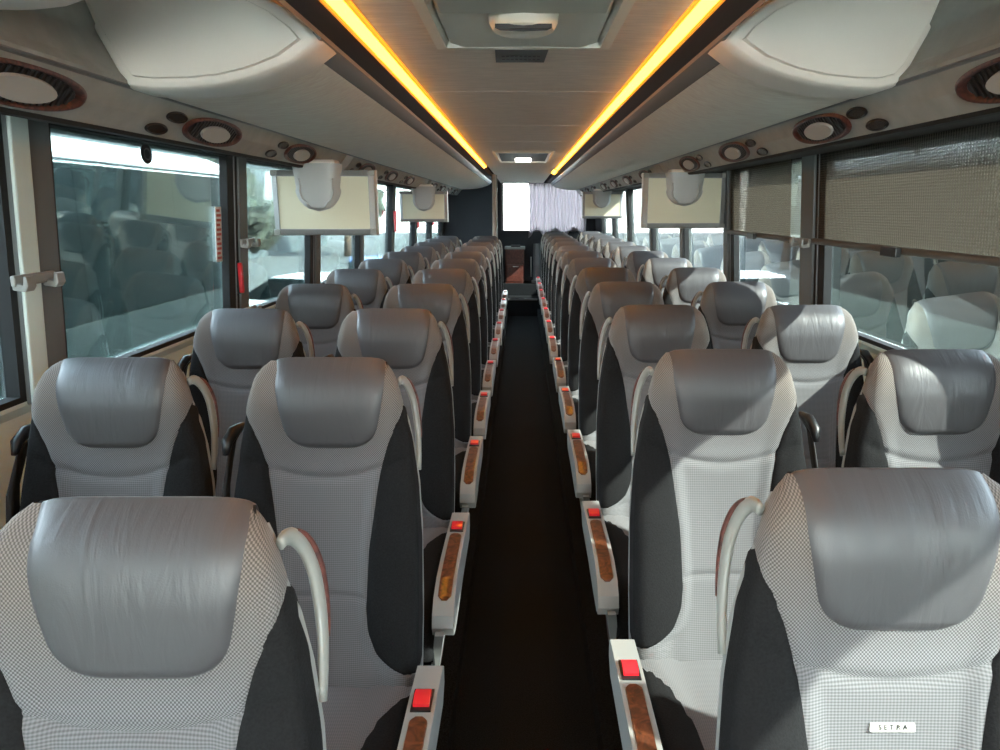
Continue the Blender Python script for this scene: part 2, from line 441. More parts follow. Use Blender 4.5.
    for i, p in enumerate(pth):
        p = Vector(p); d = Vector((0, .022, .006)); vs += [p - d, p + d, p + d + Vector((.003, 0, 0)), p - d + Vector((.003, 0, 0))]
        if i:
            b = 4 * (i - 1)
            for q in range(4): fs.append((b + q, b + (q + 1) % 4, b + 4 + (q + 1) % 4, b + 4 + q))
    reg('belt', 'seat_belt', vs, fs, M['belt'])
    mb = MB().tube([(bx + .006, .05, 1.02), (bx - .004, .02, 1.015), (bx - .012, -.005, .995), (bx - .01, -.02, .97)], [.008, .014, .013, .007], 10); reg('guide', 'belt_guide', mb.v, mb.f, M['black'])
    # aisle armrest
    DZ = 0
    top = [(-.165, .500), (-.165, .538), (-.18, .550), (-.30, .556), (-.50, .556), (-.60, .550), (-.67, .530), (-.705, .500), (-.715, .470), (-.705, .446), (-.67, .436), (-.6, .44), (-.42, .46), (-.20, .47)]
    mb = MB().prism(top, 'x', .213, .268); reg('armrest', 'armrest', mb.v, mb.f, M['shell'], ang=30)
    def topz(y): return lerp_tab([(-.715, .470), (-.705, .500), (-.67, .530), (-.60, .550), (-.50, .556), (-.30, .556), (-.18, .550)], y)
    def plate(y0, y1, hw, lift, cx=.241, taper=.014, n=60):
        r = []
        for i in range(n + 1):
            y = y0 + (y1 - y0) * i / n; e = min(y - y0, y1 - y); w = hw * (min(1, (max(e, 0) + .002) / taper) ** .5)
            r.append([(cx - w, y, topz(y) - .004), (cx - w * .85, y, topz(y) + lift), (cx + w * .85, y, topz(y) + lift), (cx + w, y, topz(y) - .004)])
        vs, fs = grid(r); k = len(vs); fs += [(0, 1, 2, 3)[::-1], (k - 4, k - 3, k - 2, k - 1)]
        return vs, fs
    vs, fs = plate(-.675, -.350, .0195, .003); reg('arminlay', 'wood_inlay', vs, fs, M['burl'], ang=40)
    mb = MB().prism([(-.335, .54), (-.335, .560), (-.27, .560), (-.27, .54)], 'x', .221, .261); reg('recess', 'button_surround', mb.v, mb.f, M['black'], ang=30)
    mb = MB().prism([(-.325, .55), (-.325, .567), (-.30, .572), (-.28, .567), (-.28, .55)], 'x', .225, .257); reg('button', 'release_button', mb.v, mb.f, M['red'], ang=30)
    # side support below the armrest
    sp = [(-.735, .462), (-.715, .43), (-.68, .39), (-.655, .30), (-.64, .16), (-.64, .0), (-.56, .0), (-.565, .16), (-.58, .32), (-.55, .44)]
    mb = MB().prism(sp, 'x', .222, .244); mb.v = [(x - .075 * (.46 - z) / .46, y, z) for x, y, z in mb.v]; reg('support', 'side_support', mb.v, mb.f, M['shell'], ang=30)
    mb = MB().prism([(-.62, .43), (-.60, .34), (-.60, .12), (-.30, .12), (-.26, .44), (-.5, .45)], 'x', .212, .222); mb.v = [(x - .05 * (.46 - z) / .46, y, z) for x, y, z in mb.v]; reg('sidewood', 'side_panel', mb.v, mb.f, M['mahog'], ang=30)
    # base legs
    mb = MB().prism([(-.60, 0), (-.60, .03), (-.50, .05), (-.47, .34), (-.25, .34), (-.30, .05), (-.15, .03), (-.15, 0)], 'x', -.03, .03); reg('leg', 'leg', mb.v, mb.f, M['leg'], ang=30)
    return out

SM = {1: seat_meshes(1), -1: seat_meshes(-1)}
ORD = ['first', 'second', 'third', 'fourth', 'fifth', 'sixth', 'seventh', 'eighth', 'ninth', 'tenth', 'eleventh', 'twelfth', 'thirteenth']
def make_seat(sx, aisle):
    S = SM[sx]; r = empty('coach_seat', (0, 0, POD))
    def P(key, name=None, parent=r): return link(name or S[key].name.split('.')[0], S[key], parent)
    P('backrest'); P('panel')
    pad = P('pad'); P('piping', parent=pad)
    cu = P('cushion'); P('cpanel', parent=cu); P('shell')
    h = P('handle'); P('inlay', parent=h)
    b = P('belt'); P('guide', parent=b)
    for dx in ((-.12, .12) if aisle else (-.12, .1)):
        l = link('leg', S['leg'], r); l.location = (sx * dx, 0, 0)
    if aisle:
        a = P('armrest'); P('arminlay', parent=a); P('recess', parent=a); P('button', parent=a)
        s = P('support'); P('sidewood', parent=s)
    return r
PITCH = .80
XL_A, XL_W, XR_A, XR_W = -.437, -.910, .470, .978
YL0, YR0 = .750, .845
protos = {}
for sx, aisle, x, y0, n in ((1, True, XL_A, YL0, 11), (1, False, XL_W, YL0, 11), (-1, True, XR_A, YR0, 13), (-1, False, XR_W, YR0, 13)):
    proto = make_seat(sx, aisle)
    for k in range(n):
        o = proto if k == 0 else copy_tree(proto)
        o.location = (x - (.006 if (k == 0 and sx > 0) else 0), y0 + PITCH * k , POD)
        if k: 
            o.rotation_euler = (0, 0, math.radians(random.uniform(-.5, .5)))
        side = 'bare window' if sx > 0 else 'roller blind'
        where = 'aisle seat' if aisle else 'window seat'
        extra = ', white badge on its backrest' if (k == 0 and aisle) else ', grey with leather headrest'
        tag(o, f'{where} on the {side} side, {ORD[k]} row{extra}', 'seat', f'{where}s on the {side} side')
        if k == 0 and aisle and sx > 0: 
            for q in o.children:
                if q.name.startswith('headrest_pad'): q.location.x = .006
        if k == 0: protos[(sx, aisle)] = o

# front window seats of row one lie outside the picture on the right; keep only what can be seen
# badges on the two nearest seats
def badge(root):
    z = .868; p = ring(0, z); mb = MB()
    pl = [(-.029, -.0052), (-.028, .0052), (.028, .0052), (.029, -.0052), (.027, -.0060), (-.027, -.0060)]
    tilt = math.radians(-14)
    b = mesh('badge', [(x, 0, y) for x, y in pl] + [(x, -.003, y) for x, y in pl],
             [tuple(range(6)), tuple(range(6, 12))[::-1]] + [(i, 6 + i, 6 + (i + 1) % 6, (i + 1) % 6) for i in range(6)], M['badge'], root, smooth=False)
    b.location = (0, p.y - .003, z); b.rotation_euler = (tilt, 0, 0); b['label'] = 'small white badge with spaced capital letters'
    cu = bpy.data.curves.new('lettering', 'FONT'); cu.body = 'SETRA'; cu.size = .0092; cu.align_x = 'CENTER'; cu.align_y = 'CENTER'
    cu.space_character = 1.6; cu.extrude = .0003; cu.materials.append(M['ink'])
    t = link('lettering', cu, b); bpy.context.view_layer.update()
    me = bpy.data.meshes.new_from_object(t.evaluated_get(bpy.context.evaluated_depsgraph_get())); bpy.data.objects.remove(t)
    t = link('lettering', me, b); t.location = (0, -.0036, 0); t.rotation_euler = (PI / 2, 0, 0)
badge(protos[(1, True)]); badge(protos[(-1, True)])

# ------------------------------------------------------------------ shell of the coach
Y0, Y1 = -3.2, 12.0
def hz(h): return H + h
# floor, platforms
struct(MB().box(-1.25, 1.25, Y0, Y1, -.05, 0).build('floor', M['carpet'], smooth=False))
struct(MB().box(-1.235, -.215, .0, 11.0, 0, POD).build('floor_platform_left', M['carpet'], smooth=False))
struct(MB().box(.235, 1.235, .0, 11.0, 0, POD).build('floor_platform_right', M['carpet'], smooth=False))
struct(MB().box(-1.22, 1.22, 11.0, 11.5, 0, .26).box(-1.22, 1.22, 11.5, Y1, 0, .44).build('floor_rear_steps', M['carpet'], smooth=False))
struct(MB().box(-.215, .235, 10.985, 11.01, .245, .268).build('trim_1', M['lipg'], smooth=False))
# ceiling with cross grooves
ch = .405
def ceil_part():
    prof = [(-.34, ch), (.345, ch)]
    ys = []; y = Y0
    seams = [1.0, 2.75, 3.84, 4.75, 5.7, 6.9, 7.9]
    pts = [(Y0, 0)]
    for s in seams: pts += [(s - .006, 0), (s - .002, .006), (s + .002, .006), (s + .006, 0)]
    pts += [(8.4, 0), (Y1, -.012)]
    vs = []; fs = []
    for i, (yy, d) in enumerate(pts):
        vs += [(-.34, yy, hz(ch + d)), (-.1, yy, hz(ch + d) + .004), (.1, yy, hz(ch + d) + .004), (.345, yy, hz(ch + d))]
        if i: 
            b = 4 * (i - 1)
            for q in range(3): fs.append((b + q, b + 4 + q, b + 5 + q, b + 1 + q))
    # roof skin above
    k = len(vs); vs += [(-1.3, Y0, hz(.70)), (1.3, Y0, hz(.70)), (1.3, Y1, hz(.70)), (-1.3, Y1, hz(.70)), (-1.3, Y0, hz(.74)), (1.3, Y0, hz(.74)), (1.3, Y1, hz(.74)), (-1.3, Y1, hz(.74))]
    fs += [(k, k + 1, k + 2, k + 3), (k + 4, k + 5, k + 6, k + 7)] + [(k + i, k + (i + 1) % 4, k + 4 + (i + 1) % 4, k + 4 + i) for i in range(4)]
    return struct(mesh('ceiling', vs, fs, M['ceil'], smooth=False))
ceil_part()
def sweep(name, prof, y0, y1, m, parent=None, sgn=1, smooth=True, thick=None, step=None, **k):
    n = 1 if not step else max(1, int((y1 - y0) / step)); ys = [y0 + (y1 - y0) * i / n for i in range(n + 1)]
    rows = [[(sgn * x, y, hz(h)) for x, h in prof] for y in ys]
    vs, fs = grid(rows)
    if sgn > 0: fs = [f[::-1] for f in fs]
    return mesh(name, vs, fs, m, parent, smooth=smooth, **k)
def closed(name, prof, y0, y1, m, parent=None, sgn=1, **k):
    mb = MB().prism([(sgn * x, hz(h)) for x, h in prof], 'y', y0, y1); return mb.build(name, m, parent, **k)

SIDE = {-1: dict(seam=(.905, .272), bot=(.98, .185), wt=1.165, wb=1.210, strip_end=7.5, rack_end=11.2, start=1.785),
        1: dict(seam=(.862, .277), bot=(.93, .192), wt=1.165, wb=1.210, strip_end=7.9, rack_end=11.85, start=1.785)}
for sg, nm in ((-1, 'left'), (1, 'right')):
    S = SIDE[sg]; sx_, sh = S['seam']; bx_, bh = S['bot']
    win = 'bare window' if sg < 0 else 'roller blind'
    # amber light
    st = empty('cove_light', (0, 0, 0), f'amber strip of light along the ceiling, {win} side', 'strip light', 'amber ceiling strips')
    ls = closed('light_strip', [(.356, .4020), (.358, .414), (.388, .416), (.379, .3895)], Y0, S['strip_end'], M['strip'], st, sg, smooth=False)
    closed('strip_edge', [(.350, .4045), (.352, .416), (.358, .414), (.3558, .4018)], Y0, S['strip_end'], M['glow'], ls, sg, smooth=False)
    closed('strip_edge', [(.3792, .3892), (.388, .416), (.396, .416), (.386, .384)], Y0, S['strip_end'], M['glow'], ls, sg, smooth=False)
    closed('end_block', [(.345, .395), (.345, .43), (.40, .43), (.40, .395)], S['strip_end'], S['strip_end'] + .06, M['black'], st, sg, smooth=False)
    if sg > 0:
        closed('light_strip', [(.350, .404), (.352, .414), (.396, .416), (.386, .384)], S['strip_end'] + .35, S['strip_end'] + 1.0, M['strip'], st, sg, smooth=False)
    # luggage rack
    rk = empty('luggage_rack', (0, 0, 0), f'long overhead luggage rack with pale felt underside, {win} side', 'luggage rack', 'overhead luggage racks')
    closed('rack_side', [(.384, .383), (.390, .400), (.455, .385), (.475, .40), (.43, .44), (.39, .44)], Y0, S['rack_end'], M['brown'], rk, sg, smooth=False)
    closed('edge_rail', [(.452, .388), (.458, .372), (.488, .346), (.500, .356), (.474, .392)], S['start'] - .02, S['rack_end'], M['lipg'], rk, sg, bev=.003)
    ot = closed('rail_strip', [(.4515, .389), (.4555, .377), (.461, .379), (.457, .392)], Y0, S['rack_end'], M['beige'], rk, sg, smooth=False)
    und = [(.486, .345), (.53, .322), (.60, .299), (.68, .284), (.78, (.277 + sh) / 2 + .001), (sx_, sh)]
    sweep('underside', und, S['start'], S['rack_end'], M['rack'], rk, sg)
    rc = [(sg * x, hz(h)) for x, h in [(.455, .375)] + und + [(sx_ + .04, sh + .12), (.95, .50), (.8, .51), (.6, .47)]]
    MB().prism(rc, 'y', S['rack_end'] - .02, S['rack_end']).build('end_plate', M['cap'], rk, smooth=False)
    # moulded front cap of the rack
    out = [(.452, .366), (.478, .398), (.532, .440), (.60, .474), (.68, .497), (.80, .512), (.92, .512), (.985, .494), (sx_ + .095, .462), (sx_ + .060, .38), (sx_ + .02, .298), (sx_, sh - .004),
           (.85 if sg < 0 else .82, .262), (.76, .264), (.68, .272), (.60, .290), (.515, .322)]
    cx = sum(p[0] for p in out) / len(out); cz = sum(p[1] for p in out) / len(out)
    rings = []
    for sc, y in ((1., .10), (1., .0), (.985, -.018), (.955, -.030), (.93, -.034), (.80, -.036), (.4, -.038), (.0, -.038)):
        if sc > .94: rings.append([(sg * (cx + (x - cx) * sc), S['start'] + y, hz(cz + (h - cz) * sc)) for x, h in out])
        else: rings.append([(sg * (cx + (x - cx) * sc), S['start'] + y, hz(cz + (h - cz) * sc)) for x, h in out])
    n = len(out); vs = [p for r in rings for p in r]; fs = []
    for i in range(len(rings) - 1):
        for j in range(n): fs.append((i * n + j, i * n + (j + 1) % n, (i + 1) * n + (j + 1) % n, (i + 1) * n + j))
    cap = mesh('front_cap', vs, fs, M['cap'], rk, smooth=True, flip=(sg < 0))
    ins = []
    for sc, y in ((.865, -.036), (.86, -.030), (.85, -.030), (.845, -.044), (.835, -.048), (.3, -.052), (0, -.052)):
        c2x, c2z = cx + .01, cz - .002
        ins.append([(sg * (c2x + (x - c2x) * sc), S['start'] + y, hz(c2z + (h - c2z) * (sc - .05 if sc > .5 else sc))) for x, h in out])
    vs = [p for r in ins for p in r]; fs = []
    for i in range(len(ins) - 1):
        for j in range(n): fs.append((i * n + j, i * n + (j + 1) % n, (i + 1) * n + (j + 1) % n, (i + 1) * n + j))
    mesh('cap_panel', vs, fs, M['cap'], cap, smooth=True, flip=(sg < 0), ang=40)
    # service channel below the rack (structure)
    cpr = [(sx_ - .004, sh + .012), (sx_, sh), ((sx_ + bx_) / 2 - .004, (sh + bh) / 2 - .003), (bx_, bh), (bx_ + .006, bh - .006), (bx_ + .02, bh - .004), (bx_ + .02, bh + .05), (sx_ + .03, sh + .05)]
    struct(closed(f'trim_channel_back_{nm}', [(x + .028, h + .022) for x, h in cpr], Y0, S['rack_end'], M['channel'], None, sg, smooth=False))
    segs = ((Y0, 3.75), (4.05, 7.3), (7.5, S['rack_end'])) if sg < 0 else ((Y0, 4.62), (4.95, 8.6), (8.8, S['rack_end']))
    for i, (a, b) in enumerate(segs):
        struct(closed(f'trim_channel_{nm}', cpr, a, b, M['channel'], None, sg, smooth=False))
    closed_ = closed(f'trim_seam_{nm}', [(sx_ - .006, sh + .001), (sx_ - .001, sh - .003), (sx_ + .004, sh - .004), (sx_ + .003, sh + .01)], Y0, S['rack_end'], M['lipg'], None, sg, smooth=False); struct(closed_)
    struct(closed(f'trim_window_head_{nm}', [(bx_ - .002, bh - .001), (bx_ + .002, bh - .009), (bx_ + .02, bh - .010), (S['wt'] + .02, .208), (S['wt'] + .02, .26), (bx_ + .05, .26), (bx_ + .018, bh + .02)], Y0, Y1, M['frame'], None, sg, smooth=False))
    struct(closed(f'wall_top_{nm}', [(1.22, .20), (1.28, .20), (1.30, .74), (1.22, .74)], Y0, Y1, M['channel'], None, sg, smooth=False))
    # upper wall ahead of the rack
    wf = [(sx_ + .001, sh + .001), (sx_ + .05, .375), (sx_ + .062, .392), (sx_ + .052, .402), (sx_ + .075, .47), (sx_ + .06, .56), (sx_ - .1, .62), (.45, .60), (.40, .43)]
    o = sweep(f'wall_upper_{nm}', wf, Y0, S['start'] + .1, M['channel'], None, sg); struct(o)
    # side wall below the windows
    wb = S['wb']
    struct(closed(f'wall_{nm}', [(wb + .028, -.50), (wb + .028, -H), (wb + .08, -H), (wb + .08, -.50)], Y0, Y1, M['wallc'], None, sg, smooth=False))
    struct(closed(f'trim_sill_{nm}', [(wb, -.46), (wb, -.47), (wb + .028, -.50), (wb + .08, -.50), (wb + .08, -.46)], Y0, Y1, M['wallc'], None, sg, smooth=False))
    # windows and pillars
    pil = [-2.2, -.55, 1.775 if sg < 0 else 1.57, 3.10 if sg < 0 else 3.03, 4.25, 5.45, 6.78, 8.25, 9.65, 11.0]
    hw = .075
    def wx(h, off=0, sg=sg, S=S): # wall leans in towards the top
        t = (h + .46) / (.215 + .46); return sg * (S['wb'] + (S['wt'] - S['wb']) * t + off)
    def slab(y0, y1, h0, h1, o0, o1, wx=wx):
        return MB().add([(wx(h0, o0), y0, hz(h0)), (wx(h0, o1), y0, hz(h0)), (wx(h0, o0), y1, hz(h0)), (wx(h0, o1), y1, hz(h0)),
                         (wx(h1, o0), y0, hz(h1)), (wx(h1, o1), y0, hz(h1)), (wx(h1, o0), y1, hz(h1)), (wx(h1, o1), y1, hz(h1))],
                        [(0, 1, 3, 2), (4, 6, 7, 5), (0, 4, 5, 1), (2, 3, 7, 6), (0, 2, 6, 4), (1, 5, 7, 3)])
    S['wx'] = wx; S['slab'] = slab; S['pil'] = pil
    for i, y in enumerate(pil):
        w = hw if i in (0, 1, 2) else (.068 if (i == 3 and sg > 0) else .045)
        p = slab(y - w, y + w, -.47, .23, -.012, .06).build(f'trim_pillar_{nm}', M['pillar'], smooth=False, bev=.004); struct(p)
        if i == 2 and sg < 0:
            slab(y - w - .002, y - .012, -.47, .23, -.020, -.010).build('pillar_cover', M['pillarl'], p, smooth=False, bev=.006)
        if i in (3, 4):
            slab(y - w - .10, y - w, -.46, .22, -.004, .029).build('seal', M['frame'], p, smooth=False, bev=.003)
            slab(y - w - .040, y - w - .034, -.46, .22, -.008, .05).build('channel_line', M['lipg'], p, smooth=False)
    for i in range(len(pil) - 1):
        w0 = hw if i < 3 else .045; w1 = hw if i + 1 < 3 else .045
        a, b = pil[i] + w0, pil[i + 1] - w1
        wn = struct(slab(a, b, -.46, .215, .030, .036).build(f'window_{i + 1 + (0 if sg < 0 else 9)}', M['glass'], smooth=False))
        fr = slab(a, a + .022, -.46, .215, .0, .034)
        for q in (slab(b - .022, b, -.46, .215, .0, .034), slab(a + .022, b - .022, -.46, -.445, .0, .034), slab(a + .022, b - .022, .20, .215, .0, .034)): fr.add(q.v, q.f)
        fr.build('window_frame', M['frame'], wn, smooth=False)
    struct(slab(pil[-1], Y1, -.46, .25, .0, .05).build(f'wall_rear_{nm}', M['part'], smooth=False))

# things on the pillars -------------------------------------------------
def hook(sg, y, h, label):
    wx = SIDE[sg]['wx']
    r = empty('blind_hook', (wx(h, -.02), y, hz(h)), label, 'hook', 'blind hooks on the pillars')
    s = -sg
    MB().box(min(0, s * .012) - .0, max(0, s * .012), -.075, .075, -.012, .014).build('base_plate', M['shell'], r, smooth=False, bev=.004)
    for dy in (-.055, .055):
        MB().prism([(0, -.02), (s * .03, -.024), (s * .038, -.012), (s * .036, .012), (s * .028, .012), (s * .026, -.008), (s * .012, -.004), (0, .004)], 'y', dy - .016, dy + .016).build('hook', M['shell'], r, smooth=False, bev=.003)
hook(-1, 1.725, -.165, 'pale double hook on the wide pillar nearest the camera')
hook(-1, 3.10, -.14, 'pale hook high on the pillar beside the red strap handle')
hook(-1, 3.10, -.43, 'pale hook low on the pillar beside the red strap handle')
hook(1, 3.03, -.135, 'hook holding the ends of the two roller blind bars')
hook(1, 3.03, -.42, 'pale hook low on the pillar below the blind bars')
def hammer(sg, y, h, label, k=1.0):
    wx = SIDE[sg]['wx']
    r = empty('emergency_hammer', (wx(h, -.012), y, hz(h)), label, 'hammer', 'red emergency hammers'); s = -sg; r.scale = (.62 if k < 1 else 1, k, k)
    MB().prism([(-.016, -.09), (-.016, .075), (-.008, .095), (.010, .095), (.016, .08), (.014, -.08), (.006, -.095), (-.010, -.095)], 'x', 0, s * .028).build('handle', M['red'], r, smooth=True, bev=.006, ang=40)
    MB().prism([(-.02, -.10), (-.02, .11), (.02, .11), (.02, -.10)], 'x', -s * .01, s * .004).build('holder', M['frame'], r, smooth=False)
hammer(-1, 3.03, -.285, 'red emergency hammer on the nearest narrow pillar', .66)
hammer(-1, 6.74, -.12, 'red emergency hammer on pillar between the two hanging monitors')
hammer(-1, 8.22, -.12, 'red emergency hammer under the farther monitor, nearer pillar')
hammer(-1, 9.62, -.12, 'red emergency hammer under the farther monitor, farther pillar')
# window stickers
def oval(name, c, ru, rv, udir, vdir, depth, m, parent=None, n=28, p=2.0, inner=None, **k):
    u = Vector(udir).normalized(); v = Vector(vdir).normalized(); nn = u.cross(v); vs = []; fs = []
    rad = [(1., 0.), (.97, depth)] if inner is None else None
    def E(th, s): 
        co, si = math.cos(th), math.sin(th)
        return u * (math.copysign(abs(co) ** (2 / p), co) * ru * s) + v * (math.copysign(abs(si) ** (2 / p), si) * rv * s)
    c = Vector(c)
    if inner is None:
        for s, d in rad: vs += [c + E(2 * PI * i / n, s) + nn * d for i in range(n)]
        fs = [(i, (i + 1) % n, n + (i + 1) % n, n + i) for i in range(n)] + [tuple(range(n))[::-1], tuple(range(n, 2 * n))]
    else:
        iu, iv = inner
        def I(th):
            co, si = math.cos(th), math.sin(th)
            return u * co * iu + v * si * iv
        for kx in range(5):
            t = kx / 4; d = depth * math.sin(PI * min(1, .08 + t * .92)) + .001 * (1 - t)
            vs += [c + E(2 * PI * i / n, 1).lerp(I(2 * PI * i / n), t) + nn * d for i in range(n)]
        for kx in range(4):
            for i in range(n): fs.append((kx * n + i, kx * n + (i + 1) % n, (kx + 1) * n + (i + 1) % n, (kx + 1) * n + i))
    return mesh(name, vs, fs, m, parent, **k)
wx = SIDE[-1]['wx']
st = oval('oval_sticker', (wx(.167, .027), 2.39, hz(.167)), .036, .030, (0, 1, 0), (0, 0, 1), .002, M['black'], smooth=False); tag(st, 'small black oval sticker near the top of the nearest window', 'sticker')
oval('ring', (wx(.167, .0265) + .002, 2.39, hz(.167)), .022, .019, (0, 1, 0), (0, 0, 1), .001, M['lipg'], st, smooth=False, inner=(.017, .015))
wx = SIDE[1]['wx']
st = oval('oval_sticker', (wx(.185, .027), 2.27, hz(.185)), .020, .034, (0, -1, 0), (0, 0, 1), .002, M['lipg'], smooth=False); tag(st, 'small oval sticker seen through the nearest roller blind', 'sticker')
wx = SIDE[-1]['wx']
nt_ = SIDE[-1]['slab'](2.895, 2.950, -.21, .005, .022, .025).build('notice_sticker', M['paper'], smooth=False); tag(nt_, 'tall pale window notice with red print beside the red hammer', 'sticker')
mb = MB()
for i in range(11):
    h = -.20 + i * .0185
    q = SIDE[-1]['slab'](2.902, 2.943 - (.010 if i % 3 == 1 else 0), h, h + .010, .0205, .0215); mb.add(q.v, q.f)
mb.build('print', plain('red_print', (.55, .12, .10), .5), nt_, smooth=False)
wx = SIDE[1]['wx']
nt2 = SIDE[1]['slab'](3.14, 3.18, -.20, .06, .020, .024).build('notice_sticker', M['paper'], smooth=False); tag(nt2, 'narrow white window notice between the two roller blinds', 'sticker')

# roller blinds -----------------------------------------------------------
for i, (a, b, bot, lab) in enumerate(((1.66, 2.945, -.130, 'long roller blind half down over the nearest window'), (3.23, 4.19, -.133, 'roller blind half down over the second window, beside the monitor'))):
    r = empty('roller_blind', (0, 0, 0), lab, 'roller blind', 'roller blinds')
    SIDE[1]['slab'](a, b, bot, .212, -.006, -.003).build('blind_cloth', M['blind'], r, smooth=False)
    wx = SIDE[1]['wx']
    MB().tube([(wx(bot, -.004), a - .03, hz(bot)), (wx(bot, -.004), b + .03, hz(bot))], .0125, 12).build('bottom_bar', M['bar'], r, ang=40)
    MB().box(wx(bot, -.035), wx(bot, -.015), (a + b) / 2 - .05, (a + b) / 2 + .05, hz(bot) - .02, hz(bot) + .01).build('pull_tab', M['black'], r, smooth=False, bev=.004)

# air vents and reading lights -----------------------------------------------
vent_label = {}
def vents(sg, ys):
    S = SIDE[sg]; sx_, sh = S['seam']; bx_, bh = S['bot']
    P = Vector((sg * ((sx_ + bx_) / 2 - .004), 0, hz((sh + bh) / 2 - .003)))
    v = Vector((sg * (bx_ - sx_), 0, bh - sh)).normalized()     # down and outwards
    u = Vector((0, 1, 0)) if sg < 0 else Vector((0, -1, 0))
    n = u.cross(v)
    if n.x * sg > 0: u = -u; n = u.cross(v)
    side = 'bare window' if sg < 0 else 'roller blind'
    for k, y in enumerate(ys):
        r = empty('air_vent', (P.x, y, P.z), f'oval wood-rimmed air vent under the {side} side rack, {ORD[k]} from the camera', 'air vent', f'air vents, {side} side')
        o0 = n * .001
        oval('wood_rim', o0, .205, .047, u, v, .010, M['mahog'], r, p=2.25, inner=(.168, .037), n=40)
        oval('vent_base', o0 * 1.2, .172, .039, u, v, .002, M['black'], r, smooth=False)
        mb = MB()
        for q in range(-8, 9):
            w = math.sqrt(max(0, 1 - (q / 9) ** 2)) * .037; c = u * (q * .0182) + n * .004
            a, b = c - v * w, c + v * w; d = u * .0035
            mb.add([a - d, b - d, b + d, a + d, a - d + n * .004, b - d + n * .004, b + d + n * .004, a + d + n * .004], [(0, 1, 2, 3), (4, 7, 6, 5), (0, 4, 5, 1), (1, 5, 6, 2), (2, 6, 7, 3), (3, 7, 4, 0)])
        mb.build('louvre', M['leg'], r, smooth=False)
        oval('centre_plate', n * .008 + v * .002, .098, .0275, u, v, .007, M['plate'], r, ang=30)
        if k == 0: continue
        for dy, dv, nme in ((-.265, -.018, 'upper'), (-.325, .028, 'lower')):
            l = empty('reading_light', (P.x, y + dy, P.z), f'small oval reading light, {nme} of two before the {ORD[k]} air vent, {side} side', 'reading light', f'reading lights, {side} side')
            l.location = Vector((P.x, y + dy, P.z)) + v * dv
            oval('ring', n * .001, .058, .0175, u, v, .007, M['black'], l, inner=(.044, .0125), ang=50)
            oval('lens', n * .002, .045, .013, u, v, .003, M['lens'], l, ang=30)
vents(-1, [1.43, 2.30, 3.18, 4.50, 5.35, 6.2, 7.9, 8.75, 9.6, 10.45])
vents(1, [1.36, 2.26, 3.16, 3.98, 5.4, 6.3, 7.2, 8.1, 9.2, 10.1, 11.0])

# monitors ------------------------------------------------------------------
def monitor(x0, x1, y, zt, zb, label, pcx):
    cx = (x0 + x1) / 2; w = (x1 - x0) / 2; hh = (zt - zb) / 2; cz = hz((zt + zb) / 2)
    r = empty('hanging_monitor', (cx, y, cz), label, 'monitor', 'hanging monitors')
    # bevelled housing, panel side towards the camera
    def rr(sx, sz, y): return [(-w * sx, y, -hh * sz), (w * sx, y, -hh * sz), (w * sx, y, hh * sz), (-w * sx, y, hh * sz)]
    fx, fz = 1 - .030 / w, 1 - .030 / hh
    rows = [rr(.94, .9, .075), rr(1, 1, .055), rr(1, 1, .012), rr(.985, .975, -.002), rr(fx, fz, -.014), rr(fx, fz, .0)]
    vs = [p for q in rows for p in q]; fs = []
    for i in range(len(rows) - 1):
        for j in range(4): fs.append((i * 4 + j, i * 4 + (j + 1) % 4, (i + 1) * 4 + (j + 1) % 4, (i + 1) * 4 + j))
    fs += [(0, 1, 2, 3)[::-1]]
    mesh('housing', vs, fs, M['monf'], r, smooth=False, bev=.003)
    MB().box(-w * fx, w * fx, -.008, .0, -hh * fz, hh * fz).build('cream_panel', M['mon'], r, smooth=False)
    mb = MB()
    for sx in (-1, 1):
        for sz in (-1, 1):
            c = (sx * w * (fx + 1) / 2, -.006, sz * hh * (fz + 1) / 2); mb.box(c[0] - .016, c[0] + .016, -.012, .0, c[2] - .014, c[2] + .014)
    mb.build('corner_caps', M['handle'], r, smooth=False, bev=.004)
    # bracket pod: wide at the top, rounded at the bottom
    px = pcx - cx; top = .195 + H - cz
    rows = []
    L = top - (hh - .185 + .0)
    for i in range(17):
        t = i / 16; z = top - L * t
        ww = .115 * (1 - .22 * t) if t < .55 else .122 * (1 - .22 * t) * math.sqrt(max(0, 1 - ((t - .55) / .45) ** 2.2))
        ww = max(ww, .004); row = []
        for j in range(-8, 9):
            s = j / 8; dep = .05 * (1 - .35 * t) * math.sqrt(max(0, 1 - s ** 4)) * (1 if t < .9 else math.sqrt(max(0, 1 - ((t - .9) / .1) ** 2)) * .6 + .4)
            row.append((px + ww * s, -.004 - dep, z))
        rows.append(row)
    vs, fs = grid(rows); fs = [f[::-1] for f in fs]; pod = mesh('bracket', vs, fs, M['pod'], r)
    # raised rim loop on the pod
    loop = []
    for i in range(5, 16):
        row = rows[i]; loop.append(Vector(row[2 if i < 13 else 3]) + Vector((.004, -.004, 0)))
    loop2 = [Vector((2 * px - p.x, p.y, p.z)) for p in reversed(loop)]
    MB().tube(loop + loop2, .0045, 6).build('rim', M['pod'], pod)
    MB().box(px - .08, px + .08, .0, .10, hh - .02, top + .02).build('arm', M['cap'], r, smooth=False, bev=.01)
monitor(-1.145, -.670, 3.40, .170, -.124, 'nearer hanging monitor with cream back on the bare window side', -.93)
monitor(-1.150, -.700, 6.95, .155, -.130, 'farther hanging monitor with cream back on the bare window side', -.92)
monitor(.690, 1.165, 4.24, .195, -.115, 'nearer hanging monitor with cream back beside the roller blind', .925)
monitor(.700, 1.170, 8.60, .185, -.120, 'farther hanging monitor with cream back before the rear curtain', .925)

